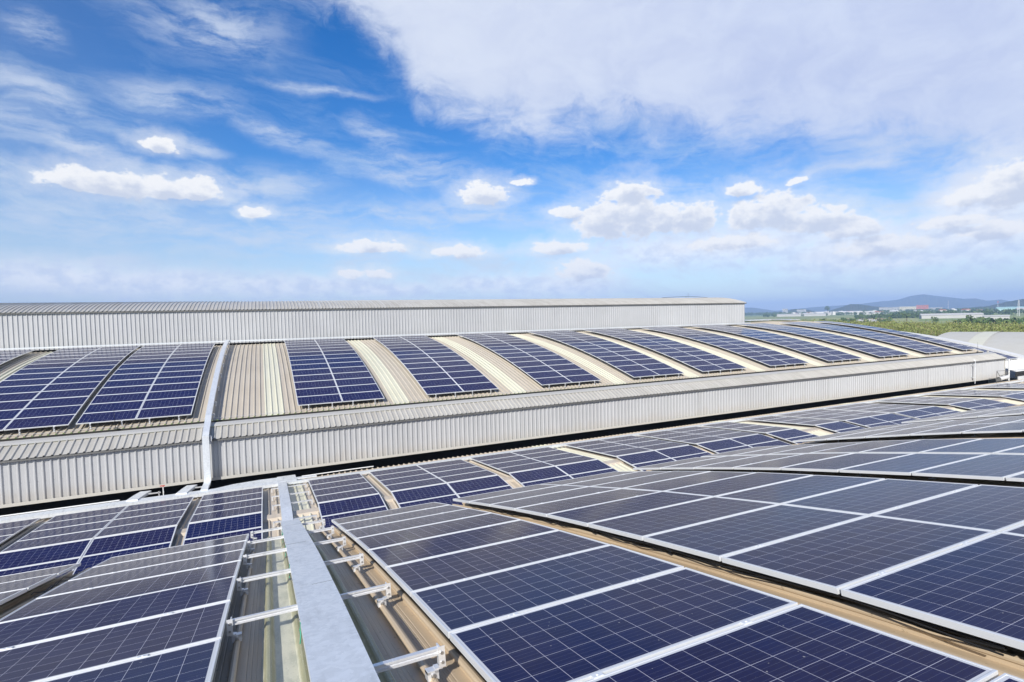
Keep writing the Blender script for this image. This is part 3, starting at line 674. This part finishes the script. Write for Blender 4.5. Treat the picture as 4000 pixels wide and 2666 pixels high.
# lightning rods
def rod(x, y, z, h, label):
    ro = empty('lightning_rod', (x, y, z), label, 'lightning rod')
    m = MB(); m.tube([(x, y, z), (x-.03, y, z+h)], [.012, .006], 6); m.build('rod', M_BLACK, ro)
    m = MB(); m.box(x-.06, x+.06, y-.05, y+.05, z-.01, z+.05); m.build('base', M_GUT, ro); return ro
rod(-5.5, 26.05, -4.07, .74, 'thin black rod at the rear roof eave before an array')
rod(58.05, 26.05, -4.05, .85, 'thin rod on the far right corner of the rear roof')
rod(43.6, 46.6, 1.72, .55, 'tiny rod standing on top of the ridge monitor')
m = MB(); pts = [(x, *at(PBX, 26.12, -.21+.012*math.sin(x*9))) for x in np.linspace(XL, 59, 500)]; m.tube(pts, .006, 5); tag(m.build('earthing_wire', M_ALU), 'thin metal wire along the eave of the rear roof', 'wire')
m = MB(); m.tube([(40.2, 47, 1.80), (42.5, 47, 1.90), (43.6, 47, 1.93), (45, 47, 1.90), (46.9, 47, 1.78)], .018, 5); m.tube([(43.6, 47, 1.72), (43.6, 47, 1.93)], .02, 5); tag(m.build('earthing_wire', M_BLACK), 'dark wire bowed over the top end of the ridge monitor', 'wire')
# right end: downpipe, pole, pipe rail, duct
dp = empty('downpipe', (53.7, 24.3, -6.4), 'white downpipe on the ribbed wall near its right end', 'downpipe')
m = MB(); m.tube([(53.7, 24.25, -6.42), (53.7, 24.25, -4.5), (53.7, 24.36, -4.42)], .024, 8); m.build('pipe', M_GALV, dp)
for z in (-4.9, -5.9):
    m = MB(); m.box(53.66, 53.74, 24.22, 24.5, z-.015, z+.015); m.build('pipe_clip', M_GALV, dp)
m = MB(); m.tube([(59.75, 24.5, -6.6), (59.75, 24.5, -4.72)], .055, 8); m.tube([(59.75, 24.5, -5.5), (59.75, 24.5, -5.42)], .08, 8); tag(m.build('vent_pipe', M_PVC), 'white vertical pipe just beyond the wall corner at right', 'pipe')
pr_ = empty('pipe_rail', (58, 23.5, -6.4), 'thin dark pipe rail standing on low roof by the wall corner', 'railing')
m = MB(); m.tube([(55.6, 23.6, -5.42), (57, 23.6, -5.47), (60.3, 23.6, -5.6), (61.6, 23.5, -5.55)], .018, 6); m.build('rail', M_GUT, pr_)
for x, zt in ((55.6, -5.42), (61.6, -5.55)):
    m = MB(); m.tube([(x, 23.6, zt), (x+.0, 23.6, -6.5)], .045 if x > 60 else .025, 6); m.build('post', M_PVC if x > 60 else M_GUT, pr_)
m = MB(); m.tube([(55.6, 23.6, -5.42), (56.3, 23.7, -5.9), (58.3, 23.8, -5.75)], .02, 6); m.build('brace', M_GUT, pr_)
du = empty('duct', (57.2, 23.9, -6.2), 'short white round duct under the wall corner at far right', 'duct')
m = MB(); m.tube([(56.7, 23.95, -6.22), (58.4, 24.05, -6.14)], .17, 14); m.build('duct_body', M_WHITE, du)
m = MB(); m.tube([(56.64, 23.94, -6.222), (56.72, 23.95, -6.22)], .19, 14); m.tube([(58.2, 24.03, -6.4), (58.2, 24.03, -5.65)], .06, 6); m.build('flange', M_GUT, du)

# ================================================================== neighbour hall with white roof, right of the rear hall
nb = empty('factory_hall', (66, 30, -14), 'white roofed neighbour hall with small solar array beyond the rear hall corner', 'factory')
NP = offset([(y, z-1.25) for y, z in ([at(PBX, 24.0)] + [at(PBX, 25.1)] + PBX[:20])], PAN)
m = MB(); sheet(m, NP, sheet_x(60.0, 66.3, .25, 60, 'trap')); m.build('roof', M_WHITE, nb)
m = MB(); strip(m, [(y, z+.32) for y, z in NP], 66.2, 67.3, .3); m.build('parapet', M_WHITE, nb)
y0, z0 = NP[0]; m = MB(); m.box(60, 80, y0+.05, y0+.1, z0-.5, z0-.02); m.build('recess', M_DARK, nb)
m = MB(); m.box(60.1, 90, y0-.1, y0-.02, -14, z0-.42); m.build('wall', M_WHITE, nb)
array('small solar array on the white neighbour roof at the right photo edge', 61.95, 2, [PB[:12]], 'solar arrays beyond the rear hall', clamps=False, dz=-1.25, feet=None)
# ================================================================== barrel roofed warehouse
bw = empty('warehouse', (80, 30, -14), 'big beige barrel roofed warehouse with one cream skylight band', 'warehouse')
ax = Vector((.297, -.955, 0)).normalized(); pv = Vector((-.955, -.297, 0)).normalized(); o_ = Vector((85.4, 41.7, 0))
M_BEIGE = weathered('beige_sheet', (.52,.51,.455), (.45,.44,.395), .5, .1, stretch=(.6,.6,.6), amt=.4)
def barrel(t): # t from crest 0 to eave 1 on camera side, -1 on the far side
    return (t*23, -3.42-3.6*abs(t)**2.2)
def bsheet(u0, u1, off, mt, parent, name):
    m = MB(); rows = []
    for t in np.linspace(-1, 1, 33):
        w_, z_ = barrel(t); rows.append([o_+ax*u+pv*w_+Vector((0, 0, z_+off)) for u in (u0, u1)])
    m.grid(rows); return m.build(name, mt, parent)
br = bsheet(0, 70, 0, M_BEIGE, bw, 'roof')
s_ = bsheet(3.6, 5.1, .04, M_FRP, br, 'skylight')
for u in (3.5, 5.1): bsheet(u, u+.12, .055, M_BEIGE, br, 'seam')
m = MB(); rows = []
for t in np.linspace(-1, 1, 33):
    w_, z_ = barrel(t); rows.append([o_+pv*w_+Vector((0, 0, z_-.02)), o_+pv*w_+Vector((0, 0, -14))])
m.grid(rows); m.build('gable_wall', M_WHITE, bw)
w_, z_ = barrel(1); m = MB(); m.grid([[o_+pv*(w_-.1)+ax*u+Vector((0, 0, z)) for u in (0, 70)] for z in (-14, z_)]); m.build('wall', M_WHITE, bw)

# ================================================================== landscape
GZ = -14.
def pol(azd, dist, z=GZ): return Vector((math.sin(R(azd))*dist, math.cos(R(azd))*dist, z))
mg, t, b = mat('grassland', (.1,.13,.04), .9, 0, .1)
P = t.add('ShaderNodeNewGeometry').outputs['Position']
n1 = t.noise(P, .004, 6, .6); n2 = t.noise(P, .05, 5, .6); n3 = t.noise(P, .0012, 3, .5)
c_ = t.mix(t.ss(n1, .38, .6), (.20,.27,.10), (.32,.34,.16)); c_ = t.mix(t.ss(n1, .60, .68), c_, (.42,.34,.22)); c_ = t.mix(t.ss(n3, .45, .6), c_, (.15,.22,.08)); c_ = t.mix(t.m('MULTIPLY', n2, .5), c_, (.16,.22,.08))
t.link(c_, b.inputs['Base Color'])
m = MB(); n = 24; rad = 14000
m.add([(0, 0, GZ)]+[(rad*math.cos(2*math.pi*k/n), rad*math.sin(2*math.pi*k/n), GZ) for k in range(n)], [(0, k+1, (k+1) % n+1) for k in range(n)]); tag(m.build('ground', mg), kind='structure')
def field(a0, a1, d0, d1, col, z):
    mt = weathered('field', col, tuple(q*.8 for q in col), .9, 0, stretch=(.02,.02,.02), spec=.05)
    m = MB(); m.add([pol(a0, d0, z), pol(a1, d0, z), pol(a1, d1, z), pol(a0, d1, z)], [(0, 1, 2, 3)]); tag(m.build('field', mt), kind='structure')
field(54, 62, 640, 1150, (.30,.33,.15), GZ+.06); field(56.8, 60.2, 830, 1010, (.40,.31,.2), GZ+.12); field(58, 69, 470, 640, (.20,.26,.10), GZ+.05); field(50, 56, 900, 1500, (.24,.28,.12), GZ+.04)
# mountains and low hills
def ridge(name, pts, depth, mt, noise_h):
    """ridge line of (az, dist, height) with slopes before and behind"""
    m = MB(); az_ = np.array([q[0] for q in pts]); hh = np.array([q[2] for q in pts]); dd = np.array([q[1] for q in pts])
    A = np.linspace(az_[0], az_[-1], 160); H = np.interp(A, az_, hh); Dd = np.interp(A, az_, dd)
    k = np.convolve(rng.normal(0, 1, 160), np.ones(4)/4, 'same')*noise_h; H = np.maximum(H+k*(H > 3), 0)
    rows = []
    for s in (-1, -.72, -.45, -.2, 0, .3, 1):
        g = (1-abs(s))**1.35
        rows.append([pol(a, d+s*depth, GZ-2+(h+2)*g*(1+.12*rng.normal() if 0 < abs(s) < 1 else 1)) for a, d, h in zip(A, Dd, H)])
    m.grid(rows); return tag(m.build(name, mt, smooth=True), kind='structure')
def woods(name, a, b_, sc_):
    mt, t, b = mat(name, a, .95, 0, .05); P = t.add('ShaderNodeNewGeometry').outputs['Position']
    t.link(t.mix(t.ss(t.noise(P, sc_, 6, .65), .35, .65), a, b_), b.inputs['Base Color']); return mt
M_HILL = woods('wooded_hill', (.035,.06,.025), (.075,.085,.045), .01)
MT_D = 6000
mount = [(54.5,46),(58.8,62),(60.1,79),(61.6,92),(62.5,122),(63.3,134),(64.2,115),(65.9,82),(66.6,84),(67.4,60),(68.2,66),(69.2,34),(70.5,10),(72,0)]
ridge('mountain', [(48.5, MT_D, 0)]+[(a-1.0 if a > 58 else a, MT_D, h+2) for a, h in mount], 900, M_HILL, 1.5)
ridge('mountain', [(40, 5600, 60), (44, 5600, 85), (47.8, 5600, 66), (49.2, 5600, 52), (51, 5600, 20), (52.3, 5600, 26), (54, 5600, 33), (55.2, 5600, 22), (57, 5600, 46), (60, 5600, 20), (62, 5600, 0)], 700, M_HILL, 1.5)
ridge('hill', [(50.8, 3000, 0), (52, 3000, 16), (52.7, 3000, 24), (53.4, 3000, 22), (54.3, 3000, 10), (55, 3000, 0)], 260, M_HILL, 1.0)
ridge('hill', [(54.8, 2900, 4), (56, 2900, 20), (57.1, 2900, 39), (57.9, 2900, 37), (58.8, 2900, 26), (60, 2900, 20), (61.3, 2900, 14), (63, 2900, 6)], 260, M_HILL, 1.2)
ridge('hill', [(63, 2800, 2), (65, 2800, 10), (66.5, 2800, 16), (67.6, 2800, 31), (68.6, 2800, 40), (70.0, 2800, 36), (73, 2800, 25)], 260, M_HILL, 1.2)

# foliage
def leafmat(name, cols, trans=.15):
    mt, t, b = mat(name, cols[0], .7, 0, .2); at_ = t.add('ShaderNodeAttribute', attribute_name='tint')
    rp = t.add('ShaderNodeValToRGB'); t.link(at_.outputs['Fac'], rp.inputs[0]); e = rp.color_ramp.elements
    e[0].position = 0; e[0].color = (*cols[0], 1); e[1].position = 1; e[1].color = (*cols[-1], 1)
    for i, q in enumerate(cols[1:-1]): k = e.new((i+1)/(len(cols)-1)); k.color = (*q, 1)
    t.link(rp.outputs[0], b.inputs['Base Color']); return mt
M_PLANT = leafmat('plantation_leaves', [(.25,.20,.12), (.17,.19,.07), (.23,.26,.09), (.15,.21,.06)])
M_TREE = leafmat('tree_leaves', [(.03,.06,.02), (.055,.10,.03), (.085,.135,.04), (.12,.16,.055)])
def leaf_mesh(name, C, S, T, mt):
    """one small randomly turned quad per row of centres C (n,3), sizes S, tints T"""
    n = len(C); a = rng.normal(size=(n, 3)); a /= np.linalg.norm(a, axis=1)[:, None]
    b_ = np.cross(a, rng.normal(size=(n, 3))); b_ /= np.linalg.norm(b_, axis=1)[:, None]
    a = a*S[:, None]; b_ = b_*(S*rng.uniform(.5, .9, n))[:, None]
    V = np.stack([C-a-b_*.3, C+a*.2-b_, C+a+b_*.3, C-a*.2+b_], 1).reshape(-1, 3)
    me = bpy.data.meshes.new(name); me.from_pydata(V.tolist(), [], np.arange(4*n).reshape(-1, 4).tolist()); me.materials.append(mt)
    at_ = me.attributes.new('tint', 'FLOAT', 'POINT'); at_.data.foreach_set('value', np.repeat(T, 4).astype(np.float32)); return me
def crowns(pts, per, leaf, squash=.8):
    """leaf centres for crowns given as (x, y, z_centre, radius)"""
    Cs, Ss, Ts = [], [], []
    for x, y, z, r_ in pts:
        k = max(6, int(per*r_*r_)); d = rng.normal(size=(k, 3)); d /= np.linalg.norm(d, axis=1)[:, None]
        lob = 1+.25*np.sin(d[:, 0]*5+x)*np.cos(d[:, 2]*4+y)
        rad = r_*lob*rng.uniform(.55, 1.0, k)**.5
        q = d*rad[:, None]; q[:, 2] *= squash
        Cs.append(q+np.array([x, y, z])); Ss.append(rng.uniform(.7, 1.3, k)*leaf); Ts.append(np.clip(rng.normal(.5, .2, k)+rng.normal(0, .12), 0, 1))
    return np.concatenate(Cs), np.concatenate(Ss), np.concatenate(Ts)
# plantation behind the halls: one mass of slender trees
pl = []
for _ in range(5200):
    a = rng.uniform(49, 74); d = rng.uniform(150, 330)
    top = d*math.tan(R(-1.22-.36*np.clip((a-56)/11, -.3, 1.4)))
    x, y, _z = pol(a, d); pl.append((x, y, top+rng.normal(-1.1, .5), rng.uniform(.6, 1.25)))
C_, S_, T_ = crowns(pl, 30, .16, 1.3)
n = 9000; a = rng.uniform(49, 74, n); d = rng.uniform(150, 330, n)
st = np.stack([np.sin(np.radians(a))*d, np.cos(np.radians(a))*d, rng.uniform(-12, -7, n)], 1)
C_ = np.concatenate([C_, st]); S_ = np.concatenate([S_, np.full(n, .35)]); T_ = np.concatenate([T_, rng.uniform(0, .15, n)])
o = bpy.data.objects.new('plantation', leaf_mesh('plantation', C_, S_, T_, M_PLANT)); COL.objects.link(o); tag(o, 'dense yellow green tree plantation behind the halls', 'trees', kind='stuff')
# belts of far trees
belt = []
def strip_trees(a0, a1, d0, d1, n, rmin, rmax, zt=0):
    for _ in range(n):
        a = rng.uniform(a0, a1); d = rng.uniform(d0, d1); r_ = rng.uniform(rmin, rmax); x, y, _z = pol(a, d); belt.append((x, y, GZ+zt+r_*.9, r_))
strip_trees(64.5, 74, 380, 560, 200, 2.0, 3.4); strip_trees(57.5, 62.5, 930, 1000, 70, 2.5, 4); strip_trees(60, 70, 1150, 1500, 150, 3, 5)
strip_trees(50, 62, 1500, 2300, 220, 3, 5); strip_trees(58, 72, 1800, 2500, 260, 4, 6.5); strip_trees(55, 60, 520, 640, 40, 1.6, 2.8); strip_trees(48, 54, 2300, 2900, 150, 4, 7); strip_trees(53, 60, 620, 700, 18, 2, 3)
C_, S_, T_ = crowns(belt, 2.2, 1.5, .85)
o = bpy.data.objects.new('far_woods', leaf_mesh('far_woods', C_, S_, T_, M_TREE)); COL.objects.link(o); tag(o, 'belts of dark green far woods across the plain', 'trees', kind='stuff')
# single trees that stand out
M_TRUNK = mat('tree_trunk', (.12,.09,.065), .9)[0]
def tree(name, label, azd, dist, h, cr, mt=M_TREE, group=None):
    p_ = pol(azd, dist); ro = empty(name, p_, label, 'tree', group)
    m = MB(); m.tube([p_, p_+Vector((.1, 0, h*.5)), p_+Vector((0, .1, h*.8))], [cr*.1, cr*.07, cr*.03], 6)
    for k in range(4):
        q = p_+Vector((0, 0, h*.5)); m.tube([q, q+Vector((cr*.6*math.cos(k*1.6), cr*.6*math.sin(k*1.6), h*.25))], [cr*.05, cr*.02], 5)
    m.build('trunk', M_TRUNK, ro)
    C_, S_, T_ = crowns([(rng.normal(0, cr*.35), rng.normal(0, cr*.35), h-cr+rng.normal(0, cr*.25), cr*.62) for _ in range(7)], 60/(cr*cr), cr*.18)
    o = bpy.data.objects.new('crown', leaf_mesh('crown', C_, S_, T_, mt)); COL.objects.link(o); o.parent = ro
    return ro
tree('broadleaf_tree', 'round dark tree standing alone on the horizon above the town', 55.3, 1900, 26, 8)
tree('broadleaf_tree', 'small dark tree alone in the green field right of the plantation top', 63.1, 480, 8, 2.6)
tree('broadleaf_tree', 'dark bushy tree at the left end of the pale long shed', 61.2, 720, 10, 4)
tree('broadleaf_tree', 'dark tree sticking out above the hedge right of long shed', 65.3, 430, 9, 2.6)
pp = pol(57.4, 300); pt = empty('palm_tree', pp, 'palm tree rising above the left end of the plantation', 'palm tree')
m = MB(); m.tube([pp, pp+Vector((.2, 0, 4.5)), pp+Vector((.1, .2, 9))], [.25, .18, .14], 7); m.build('trunk', M_TRUNK, pt)
m = MB()
for k in range(16):
    a = k*2.4; dr = Vector((math.cos(a), math.sin(a), 0)); rise = rng.uniform(.1, 1.1); L2 = rng.uniform(1.7, 2.4); s = Vector((-dr.y, dr.x, 0)); rows = []
    for j in range(6):
        q = j/5; c2 = pp+Vector((.1, .2, 9))+dr*L2*q+Vector((0, 0, rise*q*1.6-1.9*q*q)); w2 = .28*math.sin(math.pi*min(q+.1, 1))+.03; rows.append([c2-s*w2, c2+Vector((0, 0, .08)), c2+s*w2])
    m.grid(rows)
m.build('fronds', mat('palm_leaf', (.05,.075,.02), .6)[0], pt)
# buildings of the town on the plain
RC = [mat('town_roof_red', (.33,.12,.07), .8)[0], mat('town_roof_grey', (.45,.45,.44), .7)[0], mat('town_roof_white', (.75,.75,.74), .7)[0]]
M_TW = mat('town_wall', (.55,.54,.51), .8)[0]; M_WIN = mat('window_glass', (.05,.06,.07), .2)[0]
def house_mesh(w, l, h, rh, rc):
    m = MB(); m.box(-w/2, w/2, -l/2, l/2, 0, h, 0)
    m.add([(-w/2-.4, -l/2-.4, h), (w/2+.4, -l/2-.4, h), (w/2+.4, l/2+.4, h), (-w/2-.4, l/2+.4, h), (0, -l/2-.4, h+rh), (0, l/2+.4, h+rh)], [(0, 1, 4), (2, 3, 5), (1, 2, 5, 4), (3, 0, 4, 5)], 1)
    for k in range(int(l//4)):
        for s in (-1, 1): m.box(s*w/2-.03, s*w/2+.03, -l/2+1.5+k*4, -l/2+3+k*4, h*.4, h*.75, 2)
    return m.mesh('town_house', [M_TW, rc, M_WIN])
HM = [house_mesh(9, 14, 6, 2.5, RC[0]), house_mesh(10, 18, 8, 2.5, RC[0]), house_mesh(12, 26, 7, 2, RC[1]), house_mesh(14, 30, 9, 1.5, RC[2]), house_mesh(9, 12, 11, 1.2, RC[2]), house_mesh(8, 12, 5, 2, RC[1])]
LT = ['small white town house with red gable roof on the plain', 'white two storey town house with red roof on the plain', 'long pale town building with grey roof on the plain', 'long white town hall building with white roof', 'tall narrow white town block on the plain', 'small pale town house with grey roof on the plain']
hp = [bpy.data.objects.new('town_house', q) for q in HM]
for k in range(105):
    i = int(rng.integers(0, 6)); a = float(np.clip(rng.normal(56.3, 2.0), 52.2, 60.5)) if k < 88 else rng.uniform(58, 69)
    d = rng.uniform(1650, 2250) if k < 88 else rng.uniform(1500, 2200)
    o = hp[i].copy(); COL.objects.link(o); o.location = pol(a, d); o.rotation_euler = (0, 0, rng.uniform(0, 3.14)); s = rng.uniform(.6, .95); o.scale = (s, s, s)
    tag(o, LT[i], 'house', 'town houses alike, type %s' % ['red gable', 'two storey', 'grey roofed', 'white roofed', 'narrow block', 'small grey'][i])
def block(name, label, azd, dist, w, l, h, rz, wm, rm, floors=0, cat='building', gable=0):
    p_ = pol(azd, dist); ro = empty(name, p_, label, cat); Mx = Matrix.Translation(p_) @ Matrix.Rotation(rz, 4, 'Z')
    m = MB(); m.box(-l/2, l/2, -w/2, w/2, 0, h, 0, Mx); m.build('wall', wm, ro)
    m = MB()
    if gable: m.add([Mx @ Vector(q) for q in [(-l/2-.5, -w/2-.5, h), (l/2+.5, -w/2-.5, h), (l/2+.5, w/2+.5, h), (-l/2-.5, w/2+.5, h), (-l/2-.5, 0, h+gable), (l/2+.5, 0, h+gable)]], [(0, 1, 5, 4), (2, 3, 4, 5), (1, 2, 5), (3, 0, 4)])
    else: m.box(-l/2-.3, l/2+.3, -w/2-.3, w/2+.3, h, h+.5, 0, Mx)
    m.build('roof', rm, ro)
    for k in range(floors):
        m = MB(); m.box(-l/2+1, l/2-1, -w/2-.08, -w/2, h*(k+.35)/floors, h*(k+.75)/floors, 0, Mx); m.build('window_band', M_WIN, ro)
    return ro
M_PALE = weathered('pale_shed', (.40,.40,.39), (.33,.33,.32), .6, 0, stretch=(.1,.1,.1)); M_PALER = weathered('pale_shed_roof', (.48,.48,.46), (.40,.40,.38), .6, 0, stretch=(.1,.1,.1))
rzc = -R(60)
M_ORANGE = mat('orange_wall', (.55,.16,.09), .8)[0]; M_CREAMW = mat('cream_wall', (.68,.63,.45), .8)[0]; M_TEAL = mat('teal_roof', (.30,.48,.48), .6)[0]
block('apartment_block', 'long white block at the left of the orange building', 60.1, 2450, 16, 75, 19, rzc, M_PALER, M_PALER, 5)
block('apartment_block', 'cream block between the white and orange buildings', 61.4, 2450, 16, 60, 20, rzc, M_CREAMW, M_WHITE, 5)
block('apartment_block', 'orange red block on the plain before the mountain', 62.25, 2450, 18, 34, 24, rzc, M_ORANGE, M_ORANGE, 6)
block('apartment_block', 'low white block right of the orange building', 63.1, 2450, 14, 40, 14, rzc, M_PALER, M_PALER, 3)
block('tower_block', 'isolated white tower block at the left end of the plain', 51.85, 2600, 18, 18, 24, rzc, M_PALER, M_PALER, 7)
block('tower_block', 'wide white tower block behind the left town edge', 53.2, 2600, 14, 34, 19, rzc, M_PALER, M_PALER, 5)
block('shed', 'long pale shed with open dark end in the green plain', 64.1, 890, 18, 62, 4.2, -R(54), M_PALE, M_PALER, 0, 'shed', 2.2)
block('shed', 'teal and white sheds below the wooded hill at right', 68.4, 1700, 24, 90, 9, rzc, M_TEAL, M_TEAL, 0, 'shed', 3)
block('shed', 'white shed at the far right below the hill', 69.2, 1500, 20, 60, 7, rzc, M_PALE, M_PALER, 0, 'shed', 3)
block('shed', 'long low white shed at the left front of the town', 53.2, 1550, 20, 110, 5, rzc, M_PALE, M_PALER, 0, 'shed', 2)
block('shed', 'small white roofed shed beside the plantation palm', 58.3, 620, 10, 16, 3, rzc, M_PALE, M_PALER, 0, 'shed', 1.2)
block('shed', 'small white shed in the far right greenery', 66.9, 760, 9, 20, 3.5, rzc, M_PALE, M_PALER, 0, 'shed', 1.2)
def mast(label, azd, dist, h, banded=False):
    p_ = pol(azd, dist); ro = empty('radio_mast', p_, label, 'mast')
    m = MB()
    for k in range(3): a = k*2.094; m.tube([p_+Vector((1.6*math.cos(a), 1.6*math.sin(a), 0)), p_+Vector((.5*math.cos(a), .5*math.sin(a), h))], .16, 4)
    for j in range(12):
        z = h*j/12; q = 1.6-1.1*j/12
        for k in range(3): a = k*2.094; a2 = a+2.094; m.tube([p_+Vector((q*math.cos(a), q*math.sin(a), z)), p_+Vector((q*math.cos(a2), q*math.sin(a2), z+h/12))], .09, 4)
    m.build('lattice', M_WHITE, ro)
    if banded:
        m = MB(); m.box(p_.x-.9, p_.x+.9, p_.y-.9, p_.y+.9, GZ+h*.8, GZ+h*.92); m.build('red_band', M_RED, ro)
mast('lattice mast right of the orange building', 63.95, 2500, 37); mast('red banded lattice mast before the mountain', 67.0, 2300, 32, True); mast('white lattice mast in the plain right of the long shed', 68.2, 1000, 22)

# ================================================================== air: one box of thin haze round everything
HZ = True
if HZ:
    m = MB(); m.box(-9000, 9000, -9000, 9000, GZ-1.5, 170)
    hm = bpy.data.materials.new('haze'); hm.use_nodes = True; t = NT(hm.node_tree); t.n.clear()
    v = t.add('ShaderNodeVolumePrincipled'); v.inputs['Color'].default_value = (.40,.59,.97,1); v.inputs['Density'].default_value = 2.3e-4; v.inputs['Anisotropy'].default_value = -0.12
    oo = t.add('ShaderNodeOutputMaterial'); t.link(v.outputs[0], oo.inputs['Volume'])
    tag(m.build('haze', hm), kind='stuff')
print('panels', n_panels, 'objects', len(bpy.data.objects))
